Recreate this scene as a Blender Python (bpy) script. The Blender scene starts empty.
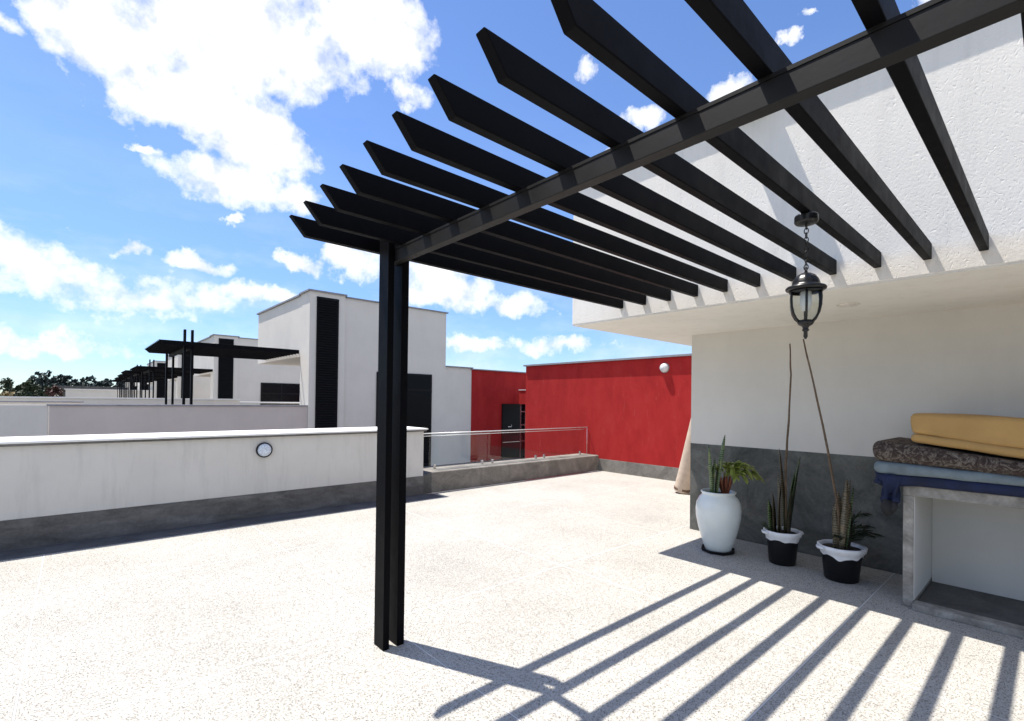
import bpy, bmesh, math, random
from mathutils import Vector, Matrix, noise
random.seed(7)
PI = math.pi
S = bpy.context.scene
C = S.collection

# ---------------------------------------------------------------- materials
def new_mat(name):
    m = bpy.data.materials.new(name); m.use_nodes = True
    nt = m.node_tree
    return m, nt, nt.nodes['Principled BSDF']
def N(nt, t, **k):
    n = nt.nodes.new(t)
    for a, b in k.items():
        if a in n.inputs.keys(): n.inputs[a].default_value = b
        else: setattr(n, a, b)
    return n
def L(nt, a, b): nt.links.new(a, b)
def ramp(nt, fac, stops, interp='LINEAR'):
    r = nt.nodes.new('ShaderNodeValToRGB'); r.color_ramp.interpolation = interp
    e = r.color_ramp.elements
    while len(e) < len(stops): e.new(0.5)
    for el, (p, c) in zip(e, stops):
        el.position = p; el.color = (*c, 1) if len(c) == 3 else c
    L(nt, fac, r.inputs['Fac']); return r
def objco(nt, scale=(1,1,1)):
    tc = nt.nodes.new('ShaderNodeTexCoord'); mp = nt.nodes.new('ShaderNodeMapping')
    mp.inputs['Scale'].default_value = scale
    L(nt, tc.outputs['Object'], mp.inputs['Vector']); return mp.outputs['Vector']
def mixc(nt, fac, a, b, mode='MIX'):
    m = nt.nodes.new('ShaderNodeMix'); m.data_type = 'RGBA'; m.blend_type = mode
    if hasattr(fac, 'links'): L(nt, fac, m.inputs[0])
    else: m.inputs[0].default_value = fac
    for s, v in ((m.inputs[6], a), (m.inputs[7], b)):
        if hasattr(v, 'links'): L(nt, v, s)
        else: s.default_value = (*v, 1)
    return m.outputs[2]
def bump(nt, p, h, strength, dist):
    b = nt.nodes.new('ShaderNodeBump'); b.inputs['Strength'].default_value = strength; b.inputs['Distance'].default_value = dist
    L(nt, h, b.inputs['Height'])
    if p.inputs['Normal'].is_linked: L(nt, p.inputs['Normal'].links[0].from_socket, b.inputs['Normal'])
    L(nt, b.outputs['Normal'], p.inputs['Normal'])
def math_(nt, op, a, b=None, c=None, clamp=False):
    m = nt.nodes.new('ShaderNodeMath'); m.operation = op; m.use_clamp = clamp
    for i, v in enumerate((a, b, c)):
        if v is None: continue
        if hasattr(v, 'links'): L(nt, v, m.inputs[i])
        else: m.inputs[i].default_value = v
    return m.outputs[0]

def plain(name, col, rough=0.5, metal=0.0, spec=0.5, var=0.0, scale=6, bmp=0, bscale=200, bdist=0.002, stretch=(1,1,1)):
    m, nt, p = new_mat(name)
    p.inputs['Roughness'].default_value = rough; p.inputs['Metallic'].default_value = metal
    p.inputs['Specular IOR Level'].default_value = spec
    v = objco(nt, stretch)
    if var:
        n = N(nt, 'ShaderNodeTexNoise', Scale=scale, Detail=6.0, Roughness=0.6); L(nt, v, n.inputs['Vector'])
        lo = tuple(c*(1-var) for c in col); hi = tuple(min(1, c*(1+var)) for c in col)
        r = ramp(nt, n.outputs['Fac'], [(0.3, lo), (0.7, hi)]); L(nt, r.outputs['Color'], p.inputs['Base Color'])
    else: p.inputs['Base Color'].default_value = (*col, 1)
    if bmp:
        n2 = N(nt, 'ShaderNodeTexNoise', Scale=bscale, Detail=4.0); L(nt, v, n2.inputs['Vector'])
        bump(nt, p, n2.outputs['Fac'], bmp, bdist)
    return m

def plaster(name, col, rough_bump=0.3, pits=False, streak=0.06, dirt=(0.45,0.43,0.40), dirtamt=0.25):
    m, nt, p = new_mat(name)
    p.inputs['Roughness'].default_value = 0.85; p.inputs['Specular IOR Level'].default_value = 0.25
    v = objco(nt)
    n = N(nt, 'ShaderNodeTexNoise', Scale=1.3, Detail=8.0, Roughness=0.62); L(nt, v, n.inputs['Vector'])
    r = ramp(nt, n.outputs['Fac'], [(0.3, tuple(c*(1-streak) for c in col)), (0.7, tuple(min(1,c*(1+streak*.6)) for c in col))])
    vs = objco(nt, (3.0,3.0,0.35))
    n3 = N(nt, 'ShaderNodeTexNoise', Scale=2.2, Detail=7.0, Roughness=0.7); L(nt, vs, n3.inputs['Vector'])
    f = ramp(nt, n3.outputs['Fac'], [(0.50, (0,0,0)), (0.76, (dirtamt,)*3)])
    c = mixc(nt, f.outputs['Color'], r.outputs['Color'], dirt)
    L(nt, c, p.inputs['Base Color'])
    nb = N(nt, 'ShaderNodeTexNoise', Scale=55.0 if pits else 90.0, Detail=5.0, Roughness=0.6); L(nt, v, nb.inputs['Vector'])
    bump(nt, p, nb.outputs['Fac'], rough_bump, 0.006)
    if pits:
        vv = objco(nt, (1,1,0.55))
        nw = N(nt, 'ShaderNodeTexNoise', Scale=9.0, Detail=2.0); L(nt, vv, nw.inputs['Vector'])
        mx = mixc(nt, 0.25, vv, nw.outputs['Color'])
        vo = N(nt, 'ShaderNodeTexVoronoi', Scale=42.0); vo.feature = 'F1'; L(nt, mx, vo.inputs['Vector'])
        rp = ramp(nt, vo.outputs['Distance'], [(0.10, (0,0,0)), (0.32, (1,1,1))])
        bump(nt, p, rp.outputs['Color'], 0.4, 0.003)
    return m

def floor_mat():
    m, nt, p = new_mat('washed_terrazzo')
    p.inputs['Roughness'].default_value = 0.75; p.inputs['Specular IOR Level'].default_value = 0.25
    v = objco(nt)
    vo = N(nt, 'ShaderNodeTexVoronoi', Scale=175.0, Randomness=1.0); L(nt, v, vo.inputs['Vector'])
    sep = nt.nodes.new('ShaderNodeSeparateColor'); L(nt, vo.outputs['Color'], sep.inputs[0])
    chips = ramp(nt, sep.outputs[0], [(0.0, (0.05,0.045,0.035)), (0.11, (0.15,0.135,0.105)), (0.23, (0.29,0.268,0.225)), (0.36, (0.40,0.382,0.34)), (0.58, (0.45,0.435,0.40)), (0.85, (0.53,0.515,0.48))], 'CONSTANT')
    ed = ramp(nt, vo.outputs['Distance'], [(0.38, (0,0,0)), (0.75, (1,1,1))])
    c = mixc(nt, ed.outputs['Color'], chips.outputs['Color'], (0.45,0.435,0.40))
    n = N(nt, 'ShaderNodeTexNoise', Scale=0.9, Detail=9.0, Roughness=0.65); L(nt, v, n.inputs['Vector'])
    st = ramp(nt, n.outputs['Fac'], [(0.30, (0.84,0.84,0.83)), (0.60, (1,1,1))])
    c = mixc(nt, 1.0, c, st.outputs['Color'], 'MULTIPLY')
    # scattered darker pebbles
    v2 = N(nt, 'ShaderNodeTexVoronoi', Scale=58.0); L(nt, v, v2.inputs['Vector'])
    s2 = nt.nodes.new('ShaderNodeSeparateColor'); L(nt, v2.outputs['Color'], s2.inputs[0])
    a = math_(nt, 'LESS_THAN', v2.outputs['Distance'], 0.13); b = math_(nt, 'GREATER_THAN', s2.outputs[1], 0.80)
    c = mixc(nt, math_(nt, 'MULTIPLY', a, b), c, (0.12,0.10,0.08))
    # panel joints: white dividing strips with a dark hairline either side
    xyz = nt.nodes.new('ShaderNodeSeparateXYZ'); L(nt, v, xyz.inputs[0])
    def strip(sock, off, pitch):
        t = math_(nt, 'PINGPONG', math_(nt, 'SUBTRACT', sock, off), pitch/2 if pitch else 1)
        return t
    dx = strip(xyz.outputs[0], -0.2, 1.89); dy = strip(xyz.outputs[1], 1.05, 2.2)
    dx = math_(nt, 'PINGPONG', math_(nt, 'ADD', xyz.outputs[0], 0.2), 0.945)
    dy = math_(nt, 'PINGPONG', math_(nt, 'SUBTRACT', xyz.outputs[1], 1.05), 1.1)
    d = math_(nt, 'MINIMUM', dx, dy)
    nj = N(nt, 'ShaderNodeTexNoise', Scale=2.0, Detail=3.0); L(nt, v, nj.inputs['Vector'])
    vis = ramp(nt, nj.outputs['Fac'], [(0.38, (0.25,)*3), (0.55, (1,1,1))])
    hair = math_(nt, 'MULTIPLY', math_(nt, 'LESS_THAN', d, 0.0065), vis.outputs['Color'])
    c = mixc(nt, hair, c, (0.17,0.165,0.155))
    c = mixc(nt, math_(nt, 'LESS_THAN', d, 0.0042), c, (0.60,0.60,0.58))
    L(nt, c, p.inputs['Base Color'])
    bump(nt, p, vo.outputs['Distance'], 0.35, 0.002)
    return m

def cement(name, lo, hi, scale=2.0, rough=0.7, streaky=(1,1,1)):
    m, nt, p = new_mat(name)
    p.inputs['Roughness'].default_value = rough; p.inputs['Specular IOR Level'].default_value = 0.3
    v = objco(nt, streaky)
    n = N(nt, 'ShaderNodeTexNoise', Scale=scale, Detail=10.0, Roughness=0.68, Distortion=0.6); L(nt, v, n.inputs['Vector'])
    r = ramp(nt, n.outputs['Fac'], [(0.32, lo), (0.52, tuple((a+b)/2 for a,b in zip(lo,hi))), (0.70, hi)])
    n2 = N(nt, 'ShaderNodeTexNoise', Scale=40.0, Detail=5.0); L(nt, objco(nt), n2.inputs['Vector'])
    r2 = ramp(nt, n2.outputs['Fac'], [(0.3, (0.82,)*3), (0.6, (1,1,1))])
    L(nt, mixc(nt, 1.0, r.outputs['Color'], r2.outputs['Color'], 'MULTIPLY'), p.inputs['Base Color'])
    bump(nt, p, n2.outputs['Fac'], 0.25, 0.004)
    return m

def black_metal(name, col=(0.0018,0.0018,0.0026), rough=0.5, spec=0.06):
    m, nt, p = new_mat(name)
    p.inputs['Specular IOR Level'].default_value = spec
    v = objco(nt)
    n = N(nt, 'ShaderNodeTexNoise', Scale=7.0, Detail=8.0, Roughness=0.7); L(nt, v, n.inputs['Vector'])
    r = ramp(nt, n.outputs['Fac'], [(0.3, col), (0.75, tuple(c*1.6+0.001 for c in col))]); L(nt, r.outputs['Color'], p.inputs['Base Color'])
    rr = ramp(nt, n.outputs['Fac'], [(0.2, (rough-.1,)*3), (0.8, (rough+.15,)*3)]); L(nt, rr.outputs['Color'], p.inputs['Roughness'])
    n2 = N(nt, 'ShaderNodeTexNoise', Scale=60.0, Detail=3.0); L(nt, v, n2.inputs['Vector'])
    bump(nt, p, n2.outputs['Fac'], 0.12, 0.002)
    return m

def glass_mat(name, tint=(0.9,0.95,0.93), rough=0.0):
    m = bpy.data.materials.new(name); m.use_nodes = True; nt = m.node_tree; nt.nodes.clear()
    o = nt.nodes.new('ShaderNodeOutputMaterial')
    t = nt.nodes.new('ShaderNodeBsdfTransparent'); t.inputs['Color'].default_value = (*tint, 1)
    g = nt.nodes.new('ShaderNodeBsdfGlossy'); g.inputs['Roughness'].default_value = rough
    fr = nt.nodes.new('ShaderNodeFresnel')
    ge = nt.nodes.new('ShaderNodeNewGeometry')
    L(nt, math_(nt, 'MULTIPLY_ADD', ge.outputs['Backfacing'], 1/1.45-1.45, 1.45), fr.inputs['IOR'])
    mx = nt.nodes.new('ShaderNodeMixShader')
    L(nt, fr.outputs[0], mx.inputs[0]); L(nt, t.outputs[0], mx.inputs[1]); L(nt, g.outputs[0], mx.inputs[2])
    L(nt, mx.outputs[0], o.inputs['Surface']); return m

def leaf_banded(name, a, b, edge):
    m, nt, p = new_mat(name); p.inputs['Roughness'].default_value = 0.45
    v = objco(nt)
    w = N(nt, 'ShaderNodeTexWave', Scale=14.0, Distortion=5.0, Detail=3.0); w.bands_direction = 'Z'; w.inputs['Detail Scale'].default_value = 3.0
    L(nt, v, w.inputs['Vector'])
    r = ramp(nt, w.outputs['Fac'], [(0.3, a), (0.7, b)])
    n = N(nt, 'ShaderNodeTexNoise', Scale=18.0, Detail=4.0); L(nt, v, n.inputs['Vector'])
    f = ramp(nt, n.outputs['Fac'], [(0.55, (0,0,0)), (0.7, (0.8,)*3)])
    L(nt, mixc(nt, f.outputs['Color'], r.outputs['Color'], edge), p.inputs['Base Color'])
    return m

M = {}
M['floor'] = floor_mat()
M['white_wall'] = plaster('rough_white_plaster', (0.80,0.765,0.70), 0.35, pits=True)
M['soffit'] = plaster('cream_soffit_paint', (0.80,0.77,0.70), 0.10, dirt=(0.42,0.33,0.24), dirtamt=0.18)
M['lower_wall'] = plaster('beige_lower_wall_paint', (0.62,0.595,0.55), 0.14, dirtamt=0.12)
M['parapet'] = plaster('parapet_paint', (0.64,0.615,0.57), 0.25, dirtamt=0.5, dirt=(0.40,0.39,0.36))
M['coping'] = plaster('white_coping', (0.80,0.80,0.78), 0.15, dirtamt=0.2)
M['row_wall'] = plaster('row_house_paint', (0.71,0.67,0.605), 0.12, dirtamt=0.10)
M['pink_wall'] = plaster('pinkish_parapet_paint', (0.60,0.53,0.48), 0.12, dirtamt=0.12)
M['dado'] = cement('grey_cement_dado', (0.040,0.042,0.037), (0.20,0.198,0.178), 1.9, 0.62)
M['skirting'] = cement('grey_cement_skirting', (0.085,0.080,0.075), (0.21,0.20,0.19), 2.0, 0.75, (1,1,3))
M['dark_strip'] = cement('dark_bluish_strip', (0.07,0.07,0.075), (0.14,0.14,0.15), 3.0, 0.8)
M['kerb'] = cement('grey_cement_kerb', (0.13,0.12,0.105), (0.30,0.28,0.25), 3.0, 0.8)
M['concrete'] = cement('raw_concrete', (0.17,0.155,0.135), (0.42,0.395,0.35), 7.0, 0.85)
M['counter_paint'] = plaster('white_counter_paint', (0.56,0.545,0.51), 0.12, dirtamt=0.2)
M['dark_cement'] = cement('dark_cement', (0.08,0.078,0.072), (0.16,0.155,0.145), 3.0, 0.8)
M['metal'] = black_metal('black_painted_steel')
M['beam'] = black_metal('black_beam_sunlit', (0.005,0.0047,0.0047), 0.55, 0.30)  # lighter than the posts: sunlight on the beam face put into its colour
M['metal_far'] = black_metal('black_painted_steel_row', (0.003,0.003,0.004), 0.6)
M['lantern'] = black_metal('black_lantern_metal', (0.006,0.006,0.006), 0.3, 0.4)
M['roof_edge'] = plain('grey_roof_sheet', (0.25,0.25,0.27), 0.5, var=0.2)
M['dark_glass'] = plain('dark_window_glass', (0.003,0.003,0.005), 0.25, spec=0.12)
M['louvre'] = plain('black_louvre', (0.004,0.004,0.005), 0.5, spec=0.2)
M['steel'] = plain('brushed_steel', (0.62,0.62,0.62), 0.25, metal=0.9)
M['rail'] = plain('satin_rail', (0.66,0.66,0.64), 0.35, metal=0.3)
M['glass'] = glass_mat('balustrade_glass', (0.94,0.965,0.96))
M['lamp_glass'] = glass_mat('lantern_glass', (0.88,0.90,0.88), 0.05)
M['bulb'] = plain('white_bulb', (0.8,0.8,0.8), 0.3)
M['lens'] = plain('opal_lens', (0.62,0.62,0.62), 0.35)
M['lens_blue'] = plain('ribbed_lens', (0.60,0.66,0.74), 0.3, var=0.3, scale=60)
M['porcelain'] = plain('white_glazed_pot', (0.68,0.71,0.68), 0.18, var=0.05, scale=5, bmp=0.05, bscale=25)
M['black_plastic'] = plain('black_plastic', (0.006,0.006,0.007), 0.4, spec=0.3)
M['white_plastic'] = plain('white_plastic', (0.72,0.72,0.72), 0.4, var=0.08, scale=12)
M['soil'] = plain('dark_soil', (0.035,0.024,0.016), 0.95, var=0.5, scale=60, bmp=0.8, bscale=90, bdist=0.01)
M['leaf_green'] = leaf_banded('snake_plant_green', (0.025,0.060,0.020), (0.16,0.21,0.085), (0.25,0.26,0.08))
M['leaf_tan'] = leaf_banded('snake_plant_tan', (0.055,0.050,0.030), (0.19,0.15,0.09), (0.22,0.15,0.08))
M['palm'] = plain('palm_frond', (0.24,0.29,0.06), 0.5, var=0.4, scale=20)
M['palm_dark'] = plain('dark_frond', (0.020,0.030,0.014), 0.6, var=0.5, scale=20)
M['palm_fibre'] = plain('red_brown_fibre', (0.20,0.060,0.028), 0.8, var=0.6, scale=40)
M['stick'] = plain('dry_cane', (0.115,0.075,0.045), 0.8, var=0.45, scale=30, bmp=0.5, bscale=90, bdist=0.003)
M['carpet_back'] = plain('beige_carpet_backing', (0.46,0.37,0.29), 0.95, var=0.14, scale=9, bmp=0.5, bscale=250)
M['carpet_pile'] = plain('brown_carpet_pile', (0.13,0.08,0.055), 0.95, var=0.35, scale=30, bmp=0.5, bscale=200)
M['ochre'] = plain('ochre_foam_cover', (0.42,0.25,0.085), 0.85, var=0.13, scale=3, bmp=0.35, bscale=14, bdist=0.012)
M['sheet'] = plain('pale_blue_grey_sheet', (0.15,0.185,0.20), 0.9, var=0.22, scale=9, bmp=0.5, bscale=26, bdist=0.008)
M['blue_cloth'] = plain('navy_blue_cloth', (0.003,0.009,0.040), 0.8, var=0.4, scale=8, bmp=0.4, bscale=20, bdist=0.008)
M['black_cloth'] = plain('black_cloth', (0.012,0.011,0.012), 0.8, var=0.4, scale=8, bmp=0.4, bscale=20, bdist=0.008)
M['yard'] = cement('yard_paving', (0.13,0.12,0.12), (0.24,0.23,0.22), 0.7, 0.9)

def red_mat():
    m, nt, p = new_mat('red_masonry_paint')
    p.inputs['Roughness'].default_value = 0.8; p.inputs['Specular IOR Level'].default_value = 0.25
    v = objco(nt, (1,1,0.45))
    n = N(nt, 'ShaderNodeTexNoise', Scale=3.0, Detail=10.0, Roughness=0.7); L(nt, v, n.inputs['Vector'])
    r = ramp(nt, n.outputs['Fac'], [(0.34, (0.31,0.012,0.012)), (0.52, (0.37,0.017,0.016)), (0.70, (0.39,0.026,0.023))])
    v2 = objco(nt, (5,5,0.8))
    n2 = N(nt, 'ShaderNodeTexNoise', Scale=3.0, Detail=8.0, Roughness=0.75); L(nt, v2, n2.inputs['Vector'])
    f = ramp(nt, n2.outputs['Fac'], [(0.60, (0,0,0)), (0.80, (0.4,)*3)])
    L(nt, mixc(nt, f.outputs['Color'], r.outputs['Color'], (0.50,0.20,0.17)), p.inputs['Base Color'])
    n3 = N(nt, 'ShaderNodeTexNoise', Scale=60.0, Detail=4.0); L(nt, objco(nt), n3.inputs['Vector'])
    bump(nt, p, n3.outputs['Fac'], 0.3, 0.005); return m
M['red'] = red_mat()

def patterned():
    m, nt, p = new_mat('brown_leaf_print_fabric'); p.inputs['Roughness'].default_value = 0.9
    v = objco(nt, (1,1,1))
    n = N(nt, 'ShaderNodeTexNoise', Scale=14.0, Detail=6.0, Roughness=0.65, Distortion=2.5); L(nt, v, n.inputs['Vector'])
    r = ramp(nt, n.outputs['Fac'], [(0.36, (0.020,0.012,0.009)), (0.50, (0.055,0.036,0.028)), (0.57, (0.17,0.145,0.115)), (0.63, (0.06,0.04,0.03)), (0.75, (0.24,0.22,0.18))])
    vo = N(nt, 'ShaderNodeTexVoronoi', Scale=16.0); L(nt, v, vo.inputs['Vector'])
    f = ramp(nt, vo.outputs['Distance'], [(0.25, (0.75,)*3), (0.38, (0,0,0))])
    L(nt, mixc(nt, f.outputs['Color'], r.outputs['Color'], (0.035,0.020,0.016)), p.inputs['Base Color'])
    bump(nt, p, n.outputs['Fac'], 0.4, 0.01); return m
M['print'] = patterned()

def ground_mat():
    m, nt, p = new_mat('scrub_ground'); p.inputs['Roughness'].default_value = 0.95
    v = objco(nt)
    n = N(nt, 'ShaderNodeTexNoise', Scale=0.03, Detail=12.0, Roughness=0.7); L(nt, v, n.inputs['Vector'])
    r = ramp(nt, n.outputs['Fac'], [(0.35, (0.05,0.07,0.025)), (0.5, (0.14,0.12,0.06)), (0.65, (0.22,0.17,0.10))])
    L(nt, r.outputs['Color'], p.inputs['Base Color']); return m
M['ground'] = ground_mat()
def foliage(name, lo, hi):
    m, nt, p = new_mat(name); p.inputs['Roughness'].default_value = 0.7
    g = nt.nodes.new('ShaderNodeNewGeometry')
    r = ramp(nt, g.outputs['Random Per Island'], [(0.0, lo), (1.0, hi)]); L(nt, r.outputs['Color'], p.inputs['Base Color']); return m
M['fol_dark'] = foliage('dark_foliage', (0.010,0.022,0.010), (0.045,0.065,0.022))
M['fol_blue'] = foliage('bluish_foliage', (0.014,0.026,0.030), (0.045,0.07,0.06))
M['fol_red'] = foliage('reddish_foliage', (0.03,0.014,0.012), (0.09,0.035,0.026))
M['fol_straw'] = foliage('straw_foliage', (0.16,0.12,0.05), (0.36,0.28,0.14))
M['bark'] = plain('bark', (0.07,0.05,0.035), 0.95, var=0.3)

# ---------------------------------------------------------------- mesh helpers
class MB:
    def __init__(s): s.b = bmesh.new()
    def box(s, x0, x1, y0, y1, z0, z1):
        vs = [s.b.verts.new((x, y, z)) for z in (z0, z1) for y in (y0, y1) for x in (x0, x1)]
        for f in ((0,2,3,1), (4,5,7,6), (0,1,5,4), (2,6,7,3), (0,4,6,2), (1,3,7,5)): s.b.faces.new([vs[i] for i in f])
        return s
    def prism(s, poly, axis, a, b):
        # poly in the two remaining axes, extruded along axis from a to b
        def P(u, v, w):
            q = [0,0,0]; o = [i for i in range(3) if i != axis]; q[o[0]] = u; q[o[1]] = v; q[axis] = w; return q
        A = [s.b.verts.new(P(u, v, a)) for u, v in poly]; B = [s.b.verts.new(P(u, v, b)) for u, v in poly]
        s.b.faces.new(A); s.b.faces.new(B[::-1])
        n = len(poly)
        for i in range(n): s.b.faces.new([A[i], B[i], B[(i+1)%n], A[(i+1)%n]])
        return s
    def tube(s, pts, rad, n=8, cap=True):
        pts = [Vector(p) for p in pts]; rings = []
        if not hasattr(rad, '__len__'): rad = [rad]*len(pts)
        ref = None
        for i, p in enumerate(pts):
            t = (pts[min(i+1, len(pts)-1)] - pts[max(i-1, 0)]).normalized()
            if ref is None:
                ref = t.orthogonal().normalized()
            ref = (ref - t*ref.dot(t)).normalized(); o = t.cross(ref)
            rings.append([s.b.verts.new(p + (ref*math.cos(a) + o*math.sin(a))*rad[i]) for a in [2*PI*k/n for k in range(n)]])
        for r0, r1 in zip(rings, rings[1:]):
            for k in range(n): s.b.faces.new([r0[k], r0[(k+1)%n], r1[(k+1)%n], r1[k]])
        if cap: s.b.faces.new(rings[0][::-1]); s.b.faces.new(rings[-1])
        return s
    def lathe(s, prof, cx, cy, n=32, cap=True, sx=1, sy=1, wob=None):
        rings = []
        for r, z in prof:
            rings.append([s.b.verts.new((cx + sx*r*math.cos(a)*(wob(a, z) if wob else 1), cy + sy*r*math.sin(a)*(wob(a, z) if wob else 1), z)) for a in [2*PI*k/n for k in range(n)]])
        for r0, r1 in zip(rings, rings[1:]):
            for k in range(n): s.b.faces.new([r0[k], r0[(k+1)%n], r1[(k+1)%n], r1[k]])
        if cap: s.b.faces.new(rings[0][::-1]); s.b.faces.new(rings[-1])
        return s
    def torus(s, c, ax, R, r, n=14, m=6, stretch=1.0):
        c = Vector(c); u, v = (Vector((1,0,0)), Vector((0,0,1))) if ax == 'y' else ((Vector((0,1,0)), Vector((0,0,1))) if ax == 'x' else (Vector((1,0,0)), Vector((0,1,0))))
        w = u.cross(v); rings = []
        for i in range(n):
            a = 2*PI*i/n; d = u*math.cos(a) + v*math.sin(a)*stretch; dn = (u*math.cos(a)+v*math.sin(a))
            rings.append([s.b.verts.new(c + d*R + (dn*math.cos(t) + w*math.sin(t))*r) for t in [2*PI*j/m for j in range(m)]])
        for i in range(n):
            for j in range(m): s.b.faces.new([rings[i][j], rings[(i+1)%n][j], rings[(i+1)%n][(j+1)%m], rings[i][(j+1)%m]])
        return s
    def build(s, name, mat, parent=None, smooth=False, bevel=0, origin=None, subsurf=0):
        bmesh.ops.recalc_face_normals(s.b, faces=s.b.faces)
        if origin is not None:
            bmesh.ops.translate(s.b, verts=s.b.verts, vec=-Vector(origin))
        me = bpy.data.meshes.new(name); s.b.to_mesh(me); s.b.free()
        me.materials.append(mat)
        if smooth:
            for p in me.polygons: p.use_smooth = True
        o = bpy.data.objects.new(name, me); C.objects.link(o)
        if origin is not None: o.location = origin
        if parent is not None:
            o.parent = parent
        if bevel:
            md = o.modifiers.new('bevel', 'BEVEL'); md.width = bevel; md.segments = 2; md.limit_method = 'ANGLE'
        if subsurf:
            md = o.modifiers.new('sub', 'SUBSURF'); md.levels = subsurf; md.render_levels = subsurf
        if smooth and not subsurf:
            md = o.modifiers.new('wn', 'WEIGHTED_NORMAL') if False else None
        return o
def tag(o, label=None, cat=None, group=None, kind=None):
    if label: o['label'] = label
    if cat: o['category'] = cat
    if group: o['group'] = group
    if kind: o['kind'] = kind
    return o
def thing(name, label, cat, loc=(0,0,0), group=None):
    o = bpy.data.objects.new(name, None); o.empty_display_size = 0.2; C.objects.link(o); o.location = loc
    return tag(o, label, cat, group)
# parts are modelled in world coordinates, then hung on the Empty
def hang(o, root):
    o.parent = root; o.matrix_parent_inverse = Matrix.Translation(-Vector(root.location)); return o
def part(mb, name, mat, root, **k):
    return hang(mb.build(name, mat, **k), root)
def subpart(mb, name, mat, par, **k):
    o = mb.build(name, mat, **k); o.parent = par; return o
def copy_tree(o, parent=None):
    c = o.copy(); C.objects.link(c)
    if parent is not None: c.parent = parent; c.matrix_parent_inverse = o.matrix_parent_inverse.copy()
    for ch in list(o.children): copy_tree(ch, c)
    return c

# ---------------------------------------------------------------- camera (solved from the vanishing lines)
cd = bpy.data.cameras.new('camera'); cam = bpy.data.objects.new('camera', cd); C.objects.link(cam)
yaw, pit, rol = math.radians(41.814), math.radians(0.485), math.radians(0.704)
f = Vector((math.sin(yaw)*math.cos(pit), math.cos(yaw)*math.cos(pit), math.sin(pit)))
rt = Vector((math.cos(yaw), -math.sin(yaw), 0)); up = rt.cross(f)
r2 = rt*math.cos(rol) + up*math.sin(rol); u2 = -rt*math.sin(rol) + up*math.cos(rol)
cam.matrix_world = Matrix(((r2.x, u2.x, -f.x, 0), (r2.y, u2.y, -f.y, 0), (r2.z, u2.z, -f.z, 1.6), (0,0,0,1)))
cd.sensor_width = 36; cd.lens = 489.57*36/1024; cd.shift_x = 0; cd.shift_y = (397.18-360.5)/1024
cd.clip_start = 0.05; cd.clip_end = 3000
S.camera = cam

# ---------------------------------------------------------------- light
sdir = Vector((-0.162, 0.355, 1)).normalized()
sl = bpy.data.lights.new('sun', 'SUN'); sl.energy = 5.0; sl.angle = math.radians(0.5); sl.color = (1.0, 0.945, 0.87)
so = bpy.data.objects.new('sun', sl); C.objects.link(so); so.rotation_euler = (-sdir).to_track_quat('-Z', 'Y').to_euler(); so.location = (-5, 10, 30)

w = bpy.data.worlds.new('World'); S.world = w; w.use_nodes = True
nt = w.node_tree; nt.nodes.clear()
out = nt.nodes.new('ShaderNodeOutputWorld'); bg = nt.nodes.new('ShaderNodeBackground')
sky = nt.nodes.new('ShaderNodeTexSky'); sky.sky_type = 'NISHITA'; sky.sun_disc = False
sky.sun_elevation = math.asin(sdir.z); sky.sun_rotation = math.atan2(sdir.x, sdir.y)
sky.air_density = 1.0; sky.dust_density = 0.4; sky.ozone_density = 2.2; sky.altitude = 1500
bg.inputs['Strength'].default_value = 0.088
tc = nt.nodes.new('ShaderNodeTexCoord'); D = tc.outputs['Generated']
nn = N(nt, 'ShaderNodeTexNoise', Scale=7.0, Detail=9.0, Roughness=0.62); L(nt, D, nn.inputs['Vector'])
nf = N(nt, 'ShaderNodeTexNoise', Scale=22.0, Detail=8.0, Roughness=0.6); L(nt, D, nf.inputs['Vector'])
vm = nt.nodes.new('ShaderNodeVectorMath'); vm.operation = 'NORMALIZE'; L(nt, D, vm.inputs[0])
sx = nt.nodes.new('ShaderNodeSeparateXYZ'); L(nt, vm.outputs[0], sx.inputs[0])
az = math_(nt, 'ARCTAN2', sx.outputs[0], sx.outputs[1]); el = math_(nt, 'ARCSINE', sx.outputs[2])
def wob(sock, amt):
    return math_(nt, 'MULTIPLY', math_(nt, 'SUBTRACT', sock, 0.5), amt)
sn = nt.nodes.new('ShaderNodeSeparateColor'); L(nt, nn.outputs['Color'], sn.inputs[0])
az2 = math_(nt, 'ADD', az, wob(sn.outputs[0], 0.16)); el2 = math_(nt, 'ADD', el, wob(sn.outputs[1], 0.11))
cv = nt.nodes.new('ShaderNodeCombineXYZ'); L(nt, az2, cv.inputs[0]); L(nt, el2, cv.inputs[1])
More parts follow.
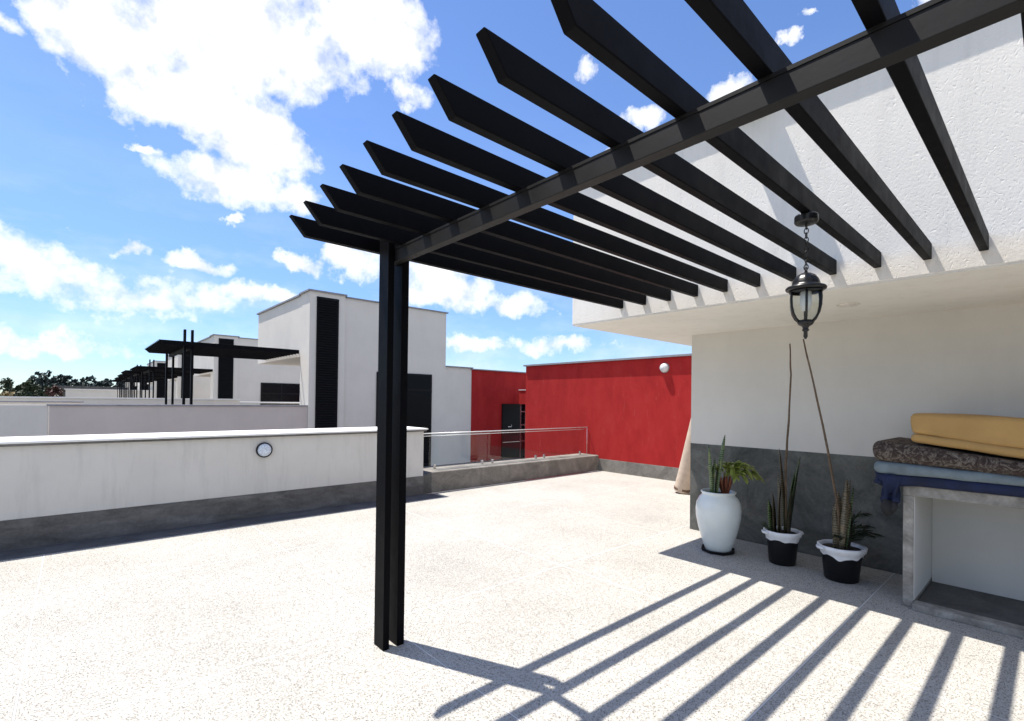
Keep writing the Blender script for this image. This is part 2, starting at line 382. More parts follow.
CL = [(0.022,0.514,0.100,0.062,1.4),(0.198,0.565,0.225,0.085,1.6),(0.437,0.629,0.141,0.068,1.4),(0.487,0.55,0.062,0.029,0.8),(0.14,0.47,0.125,0.064,1.5),(0.24,0.437,0.105,0.062,1.4),(0.205,0.366,0.11,0.043,1),(0.298,0.367,0.058,0.032,1),(-0.081,0.195,0.073,0.040,0.5),(-0.018,0.175,0.121,0.04,0.45),(0.091,0.16,0.145,0.03,0.5),(0.159,0.215,0.061,0.018,1),(0.057,0.231,0.03,0.021,0.9),(0.22,0.306,0.014,0.01,0.8),(0.321,0.244,0.048,0.018,1),(0.41,0.261,0.059,0.033,1),(0.255,0.18,0.081,0.021,0.8),(0.601,0.217,0.101,0.047,0.9),(0.713,0.188,0.102,0.024,0.8),(0.087,0.392,0.022,0.008,0.7),(0.98,0.515,0.046,0.02,0.9),(0.861,0.592,0.03,0.017,0.8),(1.242,0.575,0.014,0.011,0.7),(1.276,0.598,0.014,0.006,0.7),(1.153,0.529,0.044,0.022,1),(0.826,0.115,0.122,0.02,0.6),(0.663,0.114,0.081,0.016,0.6),(-0.081,0.477,0.024,0.013,0.6),(-0.017,0.083,0.132,0.021,0.5),(0.942,0.469,0.031,0.014,0.7),(1.404,0.574,0.02,0.011,0.5),(0.58,0.262,0.08,0.038,0.8),
      (-1.0,0.5,0.4,0.22,1),(-1.9,0.45,0.45,0.3,1),(-2.6,0.9,0.6,0.25,1),(2.0,0.9,0.45,0.2,1),(-0.9,1.0,0.4,0.15,1),(2.3,0.4,0.35,0.2,1),(2.9,0.5,0.35,0.25,1),(-2.7,0.3,0.4,0.1,1),(1.9,0.2,0.3,0.05,1)]  # unseen clouds behind the camera, added to neutralise the ambient light
acc = None
for a_, e_, wa, we, s_ in CL:
    m1 = nt.nodes.new('ShaderNodeVectorMath'); m1.operation = 'SUBTRACT'; L(nt, cv.outputs[0], m1.inputs[0]); m1.inputs[1].default_value = (a_, e_, 0)
    m2 = nt.nodes.new('ShaderNodeVectorMath'); m2.operation = 'MULTIPLY'; L(nt, m1.outputs[0], m2.inputs[0]); m2.inputs[1].default_value = (1/wa, 1/we, 0)
    m3 = nt.nodes.new('ShaderNodeVectorMath'); m3.operation = 'LENGTH'; L(nt, m2.outputs[0], m3.inputs[0])
    v_ = math_(nt, 'MULTIPLY_ADD', m3.outputs['Value'], -s_, s_)          # s*(1-len)
    acc = v_ if acc is None else math_(nt, 'SMOOTH_MAX', acc, v_, 0.25)
den = math_(nt, 'ADD', acc, wob(nf.outputs['Fac'], 1.5))
den = math_(nt, 'ADD', den, wob(nn.outputs['Fac'], 0.9))
mask = ramp(nt, den, [(-0.0, (0,0,0)), (0.22, (0.5,)*3), (0.60, (1,1,1))]).outputs['Color']
# thin wisps, stronger towards the horizon
mpw = nt.nodes.new('ShaderNodeMapping'); mpw.inputs['Scale'].default_value = (1,1,3.2); L(nt, D, mpw.inputs['Vector'])
nw = N(nt, 'ShaderNodeTexNoise', Scale=4.0, Detail=10.0, Roughness=0.62); L(nt, mpw.outputs[0], nw.inputs['Vector'])
elf = ramp(nt, el, [(0.0, (0.15,)*3), (0.08, (0.3,)*3), (0.22, (0.25,)*3), (0.34, (0.05,)*3), (0.6, (0.0,)*3)])
wis = math_(nt, 'MULTIPLY', ramp(nt, nw.outputs['Fac'], [(0.42, (0,0,0)), (0.66, (1,1,1))]).outputs['Color'], elf.outputs['Color'])
mask = math_(nt, 'MAXIMUM', mask, wis, clamp=True)
nshade = ramp(nt, nf.outputs['Fac'], [(0.35, (6.6,6.9,7.4)), (0.6, (9.5,9.5,9.5))])
hs = nt.nodes.new('ShaderNodeHueSaturation'); hs.inputs['Saturation'].default_value = 1.12; hs.inputs['Value'].default_value = 1.65; hs.inputs['Hue'].default_value = 0.507
L(nt, sky.outputs[0], hs.inputs['Color'])
hz_ = ramp(nt, el, [(0.0, (0.50,0.56,0.66)), (0.12, (0.68,0.74,0.82)), (0.35, (1,1,1))])
skyl = mixc(nt, 1.0, hs.outputs[0], hz_.outputs['Color'], 'MULTIPLY')
skyc = mixc(nt, mask, skyl, nshade.outputs['Color'])
L(nt, skyc, bg.inputs['Color']); L(nt, bg.outputs[0], out.inputs[0])

S.view_settings.view_transform = 'Standard'; S.view_settings.look = 'None'
S.view_settings.exposure = 0.68; S.view_settings.gamma = 1
S.render.engine = 'CYCLES'
S.cycles.max_bounces = 8; S.cycles.diffuse_bounces = 5; S.cycles.transparent_max_bounces = 12

# ---------------------------------------------------------------- the setting
g = MB().box(-1500, 1500, -600, 2400, -6.4, -6.0).build('ground', M['ground']); tag(g, kind='structure')
fl = MB().box(-9, 9.227, -7, 7.2, -0.35, 0).build('terrace_floor', M['floor']); tag(fl, kind='structure')
ya = MB().box(4.4, 40, 8.1, 30, -0.9, -0.62).box(-9, 4.4, 8.1, 14.2, -0.9, -0.62).build('yard_floor', M['yard']); tag(ya, kind='structure')

# ---------------------------------------------------------------- our house
X1, X0, ZS = 5.888, 4.255, 2.474
h = thing('white_house', 'near white rendered house with overhanging upper storey above the potted plants', 'house', (X1, 3.14, 0))
lw = part(MB().box(X1, 7.4, -7, 3.14, 1.095, ZS).box(7.4, 9.2, -7, 3.9, 0, ZS), 'lower_wall', M['lower_wall'], h)
part(MB().box(X1-0.004, 7.39, -7.02, 3.144, 0, 1.095), 'dado', M['dado'], h, bevel=0.003)
part(MB().box(X0, 9.6, -1.2, 3.735, ZS+0.012, 4.12), 'upper_wall', M['white_wall'], h, bevel=0.006)
part(MB().box(X0+0.004, 9.596, -1.196, 3.731, ZS, ZS+0.012), 'soffit', M['soffit'], h)
part(MB().box(X0-0.045, 9.7, -1.26, 3.78, 4.12, 4.20), 'roof_slab', M['roof_edge'], h)
part(MB().box(X0-0.235, X0, 1.58, 1.88, 4.07, 4.118), 'shadow_block', M['concrete'], h)  # added block hidden behind the beam, casts the diagonal wall shadow
cp = MB().lathe([(0.085, ZS-0.001), (0.085, ZS-0.008), (0.07, ZS-0.014)], 4.98, 1.22, 28).build('ceiling_plate', plain('cream_plate', (0.66,0.62,0.55), 0.6, var=0.2, scale=25)); cp.parent = None
hang(cp, h)

# red wall
rw = thing('red_wall', 'tall red painted wall in full sun with grey skirting at the back of the terrace', 'wall', (9.227, 6.5, 0))
part(MB().box(9.227, 9.5, 3.9, 9.755, 0.279, 2.56), 'wall', M['red'], rw, bevel=0.004)
part(MB().box(9.229, 9.5, 7.8, 9.753, -0.62, 0.2785), 'lower_wall', M['red'], rw)
part(MB().box(9.217, 9.5, 3.9, 7.8, 0, 0.279), 'skirting', M['kerb'], rw, bevel=0.004)
part(MB().box(9.165, 9.56, 3.8, 9.80, 2.56, 2.60), 'coping', M['roof_edge'], rw)

# left parapet
pw = thing('parapet_wall', 'long low white parapet wall with white coping and dark grey skirting across the left', 'parapet', (0, 7.2, 0))
part(MB().box(-9, 4.44, 7.2, 7.95, 0.313, 1.074), 'wall', M['parapet'], pw, bevel=0.006)
part(MB().box(-9, 4.495, 7.145, 8.0, 1.10, 1.124), 'coping', M['coping'], pw, bevel=0.005)
part(MB().box(-9, 4.44, 7.185, 7.96, 0, 0.313), 'skirting', M['skirting'], pw, bevel=0.004)
part(MB().box(-9, 4.47, 7.16, 7.97, 1.074, 1.0995), 'shadow_strip', M['skirting'], pw)  # dark strip painting in the shadow line under the coping
gs = MB().box(-9, 4.6, 6.815, 7.184, -0.02, 0.004).build('dark_floor_strip', M['dark_strip']); tag(gs, kind='structure')  # plain dark strip on the floor along the parapet foot
# kerb under the glass
kb = thing('kerb_wall', 'low grey cement upstand wall below the glass balustrade', 'kerb', (6.8, 7.1, 0))
m = MB().prism([(7.22,0), (7.75,0), (7.75,0.36), (7.235,0.36), (7.22,0.345)], 0, 4.62, 9.215)
part(m, 'upstand', M['kerb'], kb, bevel=0.006)
m = MB(); b = m.b
v = [b.verts.new(q) for q in ((4.442,7.20,0),(4.618,7.22,0),(4.618,7.75,0),(4.442,7.75,0),(4.442,7.20,0.315),(4.618,7.22,0.36),(4.618,7.75,0.36),(4.442,7.75,0.33))]
for q in ((0,1,2,3),(4,7,6,5),(0,4,5,1),(2,6,7,3),(0,3,7,4),(1,5,6,2)): b.faces.new([v[i] for i in q])
part(m, 'ramped_end', M['dark_cement'], kb)

# glass balustrade
gb = thing('glass_balustrade', 'frameless glass balustrade with slim steel handrail on the grey kerb', 'balustrade', (6.8, 7.57, 0.385))
for a, c in ((4.78, 6.12), (6.14, 7.60), (7.62, 9.10)):
    part(MB().box(a, c, 7.564, 7.574, 0.40, 0.985), 'glass_panel', M['glass'], gb)
part(MB().tube([(4.60,7.569,1.0),(9.215,7.569,1.0)], 0.010, 12), 'handrail', M['rail'], gb, smooth=True)
part(MB().tube([(4.66,7.569,0.955),(9.10,7.569,0.955)], 0.006, 8), 'lower_rail', M['rail'], gb, smooth=True)
for x in (4.9, 6.0, 6.26, 7.48, 7.74, 8.95):
    part(MB().box(x-0.02, x+0.02, 7.552, 7.586, 0.361, 0.44), 'clamp', M['steel'], gb, bevel=0.003)
part(MB().tube([(9.205,7.569,1.0),(9.205,7.569,0.365)], 0.007, 10), 'end_post', M['steel'], gb, smooth=True)

# round bulkhead lights
wl = thing('wall_light', 'round bulkhead light with dark rim and bluish lens on the left parapet', 'wall light', (1.932, 7.2, 0.9), 'round wall lights')
def disc(mb, prof):   # profile (r, depth) turned about the -y axis at (1.932, 7.2, 0.9)
    rings = []
    for r, d in prof: rings.append([mb.b.verts.new((1.932 + r*math.cos(a), 7.2 - d, 0.9 + r*math.sin(a))) for a in [2*PI*k/32 for k in range(32)]])
    for r0, r1 in zip(rings, rings[1:]):
        for k in range(32): mb.b.faces.new([r0[k], r0[(k+1)%32], r1[(k+1)%32], r1[k]])
    mb.b.faces.new(rings[-1]); return mb
part(disc(MB(), [(0.102,0), (0.102,0.035), (0.097,0.045), (0.091,0.045), (0.089,0.03), (0.01,0.03)]), 'rim', M['black_plastic'], wl)
part(disc(MB(), [(0.0885,0.031), (0.080,0.046), (0.05,0.056), (0.01,0.059)]), 'lens', M['lens_blue'], wl, smooth=True)
w2 = thing('wall_light', 'round white globe wall light high on the sunlit red wall', 'wall light', (9.227, 5.515, 2.34), 'round wall lights')
def disc2(mb, prof):
    rings = []
    for r, d in prof: rings.append([mb.b.verts.new((9.227 - d, 5.515 + r*math.cos(a), 2.34 + r*math.sin(a))) for a in [2*PI*k/32 for k in range(32)]])
    for r0, r1 in zip(rings, rings[1:]):
        for k in range(32): mb.b.faces.new([r0[k], r0[(k+1)%32], r1[(k+1)%32], r1[k]])
    mb.b.faces.new(rings[-1]); return mb
part(disc2(MB(), [(0.105,0), (0.105,0.025), (0.095,0.03), (0.01,0.03)]), 'rim', M['roof_edge'], w2)
part(disc2(MB(), [(0.094,0.031), (0.088,0.06), (0.06,0.085), (0.01,0.095)]), 'lens', M['lens'], w2, smooth=True)

# ---------------------------------------------------------------- the pergola over the terrace
def pergola(loc, label, nraft, y_first, pitch, zb, zt, xt, xb, xe, posts, group, mat, stagger=False):
    root = thing('pergola', label, 'pergola', loc, group)
    for k in range(nraft):
        y = y_first - pitch*k
        # tip cut on a slant, long way level
        e = max(0, 0.068*(1-k/6.5)) if stagger else 0
        m = MB().prism([(xb+e, zb), (xe, zb), (xe, zt), (xt+e, zt)], 1, y, y+0.045)
        part(m, 'rafter', mat, root, bevel=0.004)
    ylo = y_first - pitch*(nraft-1)
    part(MB().box(posts['bx'][0], posts['bx'][1], posts['by'][0], posts['by'][1], zb-0.091, zb-0.014), 'beam', M['beam'] if stagger else mat, root, bevel=0.003)
    part(MB().box(posts['bx'][0]-0.0015, posts['bx'][1]+0.0015, posts['by'][0], posts['by'][1], zb-0.0135, zb-0.0005), 'beam_cap', M['beam'] if stagger else mat, root)
    for (x0, x1, y0, y1, z0, z1) in posts['p']:
        part(MB().box(x0, x1, y0, y1, z0, z1), 'post', mat, root, bevel=0.003)
    return root
pergola((1.56, 2.92, 0), 'near black steel pergola with slanted rafter tips overhead on paired posts', 14, 3.031, 0.2736, 2.583, 2.69, 0.872, 0.962, 4.254,
        {'bx': (1.531, 1.585), 'by': (-0.72, 2.95), 'p': [(1.487,1.530,2.862,2.990,0.001,2.88), (1.586,1.637,2.862,2.980,0.001,2.88), (1.487,1.524,-0.62,-0.50,0.001,2.60), (1.600,1.637,-0.62,-0.50,0.001,2.60)]}, None, M['metal'], True)

# ---------------------------------------------------------------- hanging lantern
lx, ly = 2.807, 0.873
ln = thing('hanging_lantern', 'black coach lantern hanging by a chain from a pergola rafter', 'lantern', (lx, ly, 2.583))
part(MB().lathe([(0.050,2.582),(0.055,2.575),(0.055,2.545),(0.048,2.536),(0.008,2.532)], lx, ly, 24), 'ceiling_cup', M['lantern'], ln, smooth=False, bevel=0.002)
m = MB()
zc = 2.522; k = 0
while zc > 2.308:
    m.torus((lx, ly, zc), 'x' if k % 2 else 'y', 0.010, 0.0026, 12, 6, 1.5); zc -= 0.0235; k += 1
part(m, 'chain', M['lantern'], ln, smooth=True)
part(MB().torus((lx, ly, 2.300), 'y', 0.013, 0.003), 'ring', M['lantern'], ln, smooth=True)
flute = lambda a, z: 1 + 0.035*abs(math.sin(6*a))*(1 if z > 2.198 else 0)
part(MB().lathe([(0.006,2.270),(0.010,2.262),(0.022,2.259),(0.042,2.247),(0.056,2.228),(0.062,2.208),(0.066,2.198),(0.088,2.192),(0.094,2.185),(0.091,2.176),(0.076,2.173)], lx, ly, 48, wob=flute), 'roof', M['lantern'], ln, smooth=True)
gp = [(0.069,2.173),(0.073,2.135),(0.071,2.095),(0.063,2.062),(0.049,2.036),(0.034,2.022)]
part(MB().lathe(gp, lx, ly, 36, cap=False), 'glass_shade', M['lamp_glass'], ln, smooth=True)
m = MB()
for q in range(6):
    a = q*PI/3 + 0.35
    m.tube([(lx+(r+0.003)*math.cos(a), ly+(r+0.003)*math.sin(a), z) for r, z in gp], 0.0060, 6)
m.torus((lx, ly, 2.168), 'z', 0.072, 0.006, 32)
# arched rims under the brim between the ribs
part(m, 'cage', M['lantern'], ln, smooth=True)
part(MB().lathe([(0.036,2.026),(0.039,2.016),(0.032,2.004),(0.017,1.996),(0.012,1.986),(0.016,1.981),(0.016,1.976),(0.009,1.970),(0.010,1.946),(0.004,1.934)], lx, ly, 24), 'finial', M['lantern'], ln, smooth=True)
part(MB().lathe([(0.016,2.173),(0.026,2.165),(0.027,2.10),(0.025,2.095),(0.020,2.092),(0.020,2.075),(0.004,2.072)], lx, ly, 20), 'bulb', M['bulb'], ln, smooth=True)

for o in ln.children:
    if o.name.split('.')[0] in ('roof','glass_shade','cage','finial','bulb'):
        for v in o.data.vertices: v.co.z = 1.94 + (v.co.z-1.934)*1.045
# ---------------------------------------------------------------- concrete counter on the right
ct = thing('concrete_counter', 'raw concrete counter with white painted open recess under the stacked mattresses', 'counter', (5.0, 0.8, 0))
part(MB().box(4.985, 5.884, -2.2, 0.84, 0.885, 0.968), 'top_slab', M['concrete'], ct, bevel=0.006)
part(MB().box(4.99, 5.884, 0.772, 0.838, 0.001, 0.884), 'side_wall', M['concrete'], ct, bevel=0.004)
part(MB().box(5.004, 5.882, 0.766, 0.7718, 0.058, 0.884), 'inner_face', M['counter_paint'], ct)
part(MB().box(5.80, 5.883, -2.2, 0.764, 0.02, 0.884), 'back_panel', M['counter_paint'], ct)
part(MB().box(4.915, 5.03, -2.2, 0.766, 0.001, 0.055), 'sill', M['concrete'], ct, bevel=0.004)
part(MB().box(5.03, 5.80, -2.2, 0.764, 0.001, 0.022), 'shelf_floor', M['dark_cement'], ct)

# soft slabs for the mattresses
def slab(x0, x1, ys, zb, zt, r, endr, wav=0.004, seed=0, nx=10):
    """rounded-rectangle section in xz swept along y; zb, zt functions of y"""
    m = MB(); rings = []
    n = len(ys)
    for i, y in enumerate(ys):
        e = 1.0
        dist = abs(y - ys[0])
        if dist < endr: e = math.sqrt(max(0.0, 1 - (1 - dist/endr)**2))
        b0, t0 = zb(y), zt(y); cz = (b0+t0)/2; hz = (t0-b0)/2*max(e, 0.25)**0.5; rr = min(r, hz*0.98)
        xa, xb_ = x0 + (1-e)*r*0.7, x1 - (1-e)*r*0.7
        ring = []
        for cx_, cz_, a0 in ((xa+rr, cz-hz+rr, PI), (xb_-rr, cz-hz+rr, 1.5*PI), (xb_-rr, cz+hz-rr, 0), (xa+rr, cz+hz-rr, 0.5*PI)):
            for k in range(6):
                a = a0 + k*PI/10
                p = Vector((cx_ + rr*math.cos(a), y, cz_ + rr*math.sin(a)))
                p += noise.noise_vector(Vector((p.x*5+seed, p.y*5, p.z*9)))*wav
                ring.append(p)
            # points along the flat runs
        rings.append([m.b.verts.new(p) for p in ring])
    for r0, r1 in zip(rings, rings[1:]):
        q = len(r0)
        for k in range(q): m.b.faces.new([r0[k], r0[(k+1)%q], r1[(k+1)%q], r1[k]])
    m.b.faces.new(rings[0]); m.b.faces.new(rings[-1][::-1])
    return m
def yrange(a, b, n, endr):
    e = [a - endr*(1-math.cos(t*PI/2/6)) for t in range(7)]
    return e + [a - endr + (b-a+endr)*k/n for k in range(1, n+1)]
gB = 'folded bedding stacked on the counter'
bl_ = slab(4.93, 5.72, yrange(0.99, -2.0, 26, 0.03), lambda y: 0.972 if y < 0.84 else 0.955, lambda y: 1.052, 0.03, 0.03, 0.006, 3).build('blue_blanket', M['blue_cloth'], smooth=True)
tag(bl_, 'navy blue blanket at the bottom of the bedding stack, lying on the concrete counter', 'blanket', gB)
# the corner of the blanket that hangs over the counter's end
m = MB(); b = m.b; g2 = []
for i in range(13):
    u = i/12; row = []
    for j in range(9):
        v_ = j/8
        y = 1.0 - 0.165*u; zl = 0.25*min(1, (0.25 + 1.6*u))*(1 - 0.9*max(0, u-0.55)) 
        z = 1.045 - v_*zl
        x = 4.925 + 0.012*math.sin(9*u + 3*v_) + 0.02*v_*math.sin(14*u)
        row.append((x, y + 0.10*v_*(0.5-u)*-1.0*0.6, z))
    g2.append([b.verts.new(q) for q in row])
for i in range(12):
    for j in range(8): b.faces.new([g2[i][j], g2[i+1][j], g2[i+1][j+1], g2[i][j+1]])
o = m.build('hanging_fold', M['blue_cloth'], smooth=True); md = o.modifiers.new('s', 'SOLIDIFY'); md.thickness = 0.05; md.offset = 1
o.parent = bl_
m = MB().tube([(4.935,0.93,0.84),(4.93,0.935,0.78),(4.935,0.925,0.73),(4.94,0.94,0.705)], [0.03,0.042,0.034,0.006], 10)
m.tube([(4.94,0.885,0.83),(4.935,0.895,0.77),(4.94,0.905,0.725)], [0.026,0.03,0.006], 10)
sb = m.build('black_bag', M['black_cloth'], smooth=True); tag(sb, 'crumpled black cloth bag tucked under the hanging blue blanket at the end of the counter', 'bag')
sh = slab(4.925, 5.74, yrange(1.02, -2.0, 30, 0.05), lambda y: 1.048 - 0.012*(0.9-y)*0.3, lambda y: 1.150 - 0.045*max(0, 0.9-y), 0.035, 0.05, 0.010, 9).build('folded_sheet', M['sheet'], smooth=True)
tag(sh, 'pale blue grey folded sheet between the navy blanket and the leaf print quilt', 'sheet', gB)
pt = slab(4.90, 5.70, yrange(1.035, -2.0, 30, 0.07), lambda y: 1.146 - 0.047*max(0, 0.9-y), lambda y: 1.318 - 0.125*max(0, 0.9-y) - (0.01 if y < 0.9 else 0), 0.085, 0.07, 0.010, 21).build('printed_quilt', M['print'], smooth=True)
tag(pt, 'rolled brown leaf print quilt lying under the ochre mattress', 'quilt', gB)
om = thing('ochre_mattress', 'folded ochre foam mattress on top of the bedding stack', 'mattress', (5.3, 0.2, 1.3), gB)
part(slab(4.945, 5.62, yrange(0.785, -2.0, 30, 0.05), lambda y: 1.312 - 0.125*max(0, 0.74-y), lambda y: 1.384 - 0.118*max(0, 0.74-y), 0.034, 0.05, 0.006, 30), 'lower_fold', M['ochre'], om, smooth=True)
part(slab(4.95, 5.66, yrange(0.79, -2.0, 30, 0.14), lambda y: 1.377 - 0.118*max(0, 0.74-y), lambda y: 1.545 - 0.045*max(0, 0.70-y), 0.034, 0.035, 0.010, 40), 'upper_fold', M['ochre'], om, smooth=True)

# ---------------------------------------------------------------- pots and plants
def leaf(m, base, d, length, width, curl=0.1, n=9, twist=0.0, fold=0.25, tip=1.0):
    base = Vector(base); d = Vector(d).normalized(); side = d.cross(Vector((0,0,1)))
    side = Vector((1,0,0)) if side.length < 0.2 else side.normalized()
    side = Matrix.Rotation(twist, 3, d) @ side
    nrm = side.cross(d).normalized(); rows = []
    hd = Vector((d.x, d.y, 0)); hd = hd.normalized() if hd.length > 0.01 else nrm
    for i in range(n+1):
        t = i/n; c = base + d*length*t + hd*curl*t*t*length - Vector((0,0,1))*curl*0.5*t**3*length
        wd = width*0.95*(math.sin(PI*min(1, (0.28 + 0.72*t)**tip))**0.7 if t < 1 else 0.02) + 0.0006
        tw = Matrix.Rotation(0.5*t*twist, 3, d)
        s_ = tw @ side
        rows.append([m.b.verts.new(c - s_*wd), m.b.verts.new(c - nrm*wd*fold), m.b.verts.new(c + s_*wd), m.b.verts.new(c - nrm*(wd*fold + 0.004))])
    for a, c in zip(rows, rows[1:]):
        for k in range(4): m.b.faces.new([a[k], a[(k+1)%4], c[(k+1)%4], c[k]])
    m.b.faces.new(rows[0]); m.b.faces.new(rows[-1][::-1])
    return m
def frond(m, base, pts, nl=14, ll=0.13, wd=0.012, droop=0.4):
    """arched rib with paired leaflets; pts = polyline of the rib"""
    P = [Vector(p) for p in pts]; m.tube(P, [0.004]*(len(P)-1) + [0.0015], 5)
    tot = len(P)-1
    for i in range(nl):
        t = 0.18 + 0.82*i/nl; q = t*tot; a = int(min(q, tot-1)); p = P[a].lerp(P[a+1], q-a); d = (P[a+1]-P[a]).normalized()
        s_ = d.cross(Vector((0,0,1))).normalized()
        for sg in (-1, 1):
            dr = (d*0.8 + s_*sg*0.75 + Vector((0,0,-droop*random.uniform(0.3,1.2)))).normalized()
            leaf(m, p, dr, ll*(1-0.5*t)*random.uniform(0.8,1.15), wd, 0.15, 4, 0.0, 0.15)
# urn
ux, uy = 5.24, 2.47
dt = MB(); 
dt.lathe([(0.155,0.002),(0.172,0.004),(0.18,0.035),(0.172,0.036),(0.163,0.016),(0.01,0.014)], ux, uy, 8)
tr = dt.build('plant_saucer', M['black_plastic'], bevel=0.003); tag(tr, 'black plastic drip tray under the tall white urn', 'saucer')
ur = thing('tall_urn', 'tall glazed white urn planter against the grey dado', 'planter', (ux, uy, 0.015))
part(MB().lathe([(0.125,0.016),(0.135,0.03),(0.165,0.12),(0.205,0.26),(0.228,0.38),(0.232,0.46),(0.222,0.53),(0.195,0.585),(0.170,0.612),(0.166,0.625),(0.178,0.640),(0.180,0.650),(0.170,0.655),(0.158,0.648),(0.150,0.61)], ux, uy, 48, cap=False), 'body', M['porcelain'], ur, smooth=True)
part(MB().lathe([(0.155,0.618),(0.01,0.628)], ux, uy, 24, cap=False), 'soil', M['soil'], ur)
toR = Vector((0.745,-0.667,0))      # sideways in the photograph's view, used to lean leaves
sp = thing('snake_plant', 'green banded snake plant of upright leaves in the tall white urn', 'plant', (ux, uy, 0.62), 'snake plants')
for off, dd, le, wi in ((-0.075, (-0.035,0.025,1), 0.54, 0.075), (-0.035, (0.07,-0.055,1), 0.66, 0.10), (-0.06, (0.02,0.03,1), 0.30, 0.07), (-0.04, (-0.01,0.0,1), 0.40, 0.07)):
    p = Vector((ux, uy, 0.62)) + toR*off + Vector((random.uniform(-.03,.03), random.uniform(-.02,.02), 0))
    part(leaf(MB(), p, dd, le, wi, 0.04, 10, 0.5, 0.3), 'leaf', M['leaf_green'], sp, smooth=True)
pp = thing('young_palm', 'small palm with red brown fibrous stem and drooping fronds in the tall white urn', 'palm', (ux+0.06, uy-0.05, 0.62))
c0 = Vector((ux, uy, 0.62)) + toR*0.075
m = MB()
for i in range(26):
    a = random.uniform(0, 2*PI); r_ = random.uniform(0, 0.05)
    b0 = c0 + Vector((0.03*math.cos(a), 0.03*math.sin(a), 0))
    m.tube([b0, b0 + Vector((r_*math.cos(a), r_*math.sin(a), 0.13)), b0 + Vector((1.3*r_*math.cos(a), 1.3*r_*math.sin(a), random.uniform(0.17,0.24)))], [0.007,0.008,0.003], 5)
part(m, 'fibrous_stem', M['palm_fibre'], pp)
for (sx_, hz, cz) in ((0.36, 0.0, 0.12), (0.40, 0.05, 0.07), (0.24, -0.06, 0.14), (-0.14, 0.05, 0.10), (0.12, 0.12, 0.13), (0.06,-0.12,0.12), (0.18,-0.1,0.08)):
    m = MB(); b0 = c0 + Vector((0,0,0.19)); e = toR*sx_ + Vector((-0.667,-0.745,0))*(-hz)
    pts = [b0 + e*t + Vector((0,0,1))*(cz*math.sin(PI*min(1,t*0.85))*1.3 - 0.06*t*t) for t in (0,.2,.4,.6,.8,1)]
    frond(m, b0, pts, 18, 0.15, 0.017, 0.5)
    part(m, 'frond', M['palm'], pp)

def white_rim_pot(px, py, z_h, r, name, label, drips, sd):
    random.seed(sd)
    t = thing(name, label, 'flower pot', (px, py, 0), 'black flower pots with white painted rims')
    part(MB().lathe([(r*0.68,0.002),(r*0.72,0.01),(r*0.84,z_h*0.70),(r*0.86,z_h*0.74),(r*0.90,z_h*0.80)], px, py, 40, cap=True), 'body', M['black_plastic'], t, smooth=True, bevel=0)
    ph = random.uniform(0, 6)
    m = MB(); rings = []
    prof = [(0.885, 0.74), (0.90, 0.78), (0.93, 0.82), (0.99, 0.86), (1.02, 0.93), (1.02, 0.985), (0.97, 1.0), (0.90, 0.985), (0.87, 0.90)]
    for i, (rr, zz) in enumerate(prof):
        ring = []
        for k in range(64):
            a = 2*PI*k/64; z = zz*z_h
            if i == 0: z -= drips*(0.5+0.5*math.sin(7*a+ph))**2 * 0.6 + drips*0.35*math.sin(3*a+ph)
            sc = 1 + (0.015*math.sin(8*a) if i >= 3 else 0)
            ring.append(m.b.verts.new((px + r*rr*sc*math.cos(a), py + r*rr*sc*math.sin(a), z)))
        rings.append(ring)
    for r0, r1 in zip(rings, rings[1:]):
        for k in range(64): m.b.faces.new([r0[k], r0[(k+1)%64], r1[(k+1)%64], r1[k]])
    rim = part(m, 'rim', M['white_plastic'], t, smooth=True)
    for s_ in (-1, 1):
        c = Vector((px, py, z_h*0.93)) + toR*(s_*r*1.03)
        part(MB().tube([c + Vector((0.667,0.745,0))*q*0.05 + toR*(s_*0.02*(1-abs(q))) for q in (-1,-.5,0,.5,1)], 0.014, 8), 'handle', M['white_plastic'], t, smooth=True)
    part(MB().lathe([(r*0.875,z_h*0.90),(r*0.4,z_h*0.915),(0.01,z_h*0.93)], px, py, 30, cap=False), 'soil', M['soil'], t)
    return t
ax_, ay_ = 5.36, 1.865
white_rim_pot(ax_, ay_, 0.335, 0.168, 'flower_pot', 'black pot with white rim between the white urn and the other rimmed pot', 0.018, 3)
bx_, by_ = 5.29, 1.335
white_rim_pot(bx_, by_, 0.315, 0.187, 'flower_pot', 'black pot with dripping white rim nearest the concrete counter', 0.035, 5)
random.seed(11)
sp2 = thing('snake_plant', 'tall tan and green snake plant in the middle pot behind a bare cane', 'plant', (ax_, ay_, 0.30), 'snake plants')
for off, fy, dd, le, wi, mt in ((-0.075,0,(-0.02,0.02,1),0.42,0.042,'leaf_tan'), (-0.045,-.02,(0.0,0.0,1),0.55,0.045,'leaf_tan'), (0.0,0.02,(-0.01,0.02,1),0.62,0.05,'leaf_tan'), (0.02,-.02,(-0.035,0.03,1),0.88,0.042,'leaf_tan'),
                            (0.055,0,(0.06,-0.05,1),0.64,0.07,'leaf_green'), (0.075,0.02,(0.085,-0.075,1),0.80,0.062,'leaf_green'), (-0.09,.02,(-0.07,0.06,1),0.35,0.045,'leaf_green'), (0.05,-.03,(0.03,-0.02,1),0.44,0.05,'leaf_tan'), (0.03,0.0,(-.01,0.01,1),0.38,0.045,'leaf_green')):
    p = Vector((ax_, ay_, 0.29)) + toR*off + Vector((0.667,0.745,0))*fy
    part(leaf(MB(), p, dd, le, wi, 0.03, 10, random.uniform(-.5,.5), 0.3), 'leaf', M[mt], sp2, smooth=True)
for k in range(5):
    p = Vector((ax_, ay_, 0.29)) - toR*(0.09+0.01*k)
    part(leaf(MB(), p, (-0.5+0.1*k, 0.45-.1*k, 0.75), 0.16, 0.016, 0.2, 5, 0.3, 0.2), 'leaf', M['palm_dark'], sp2)
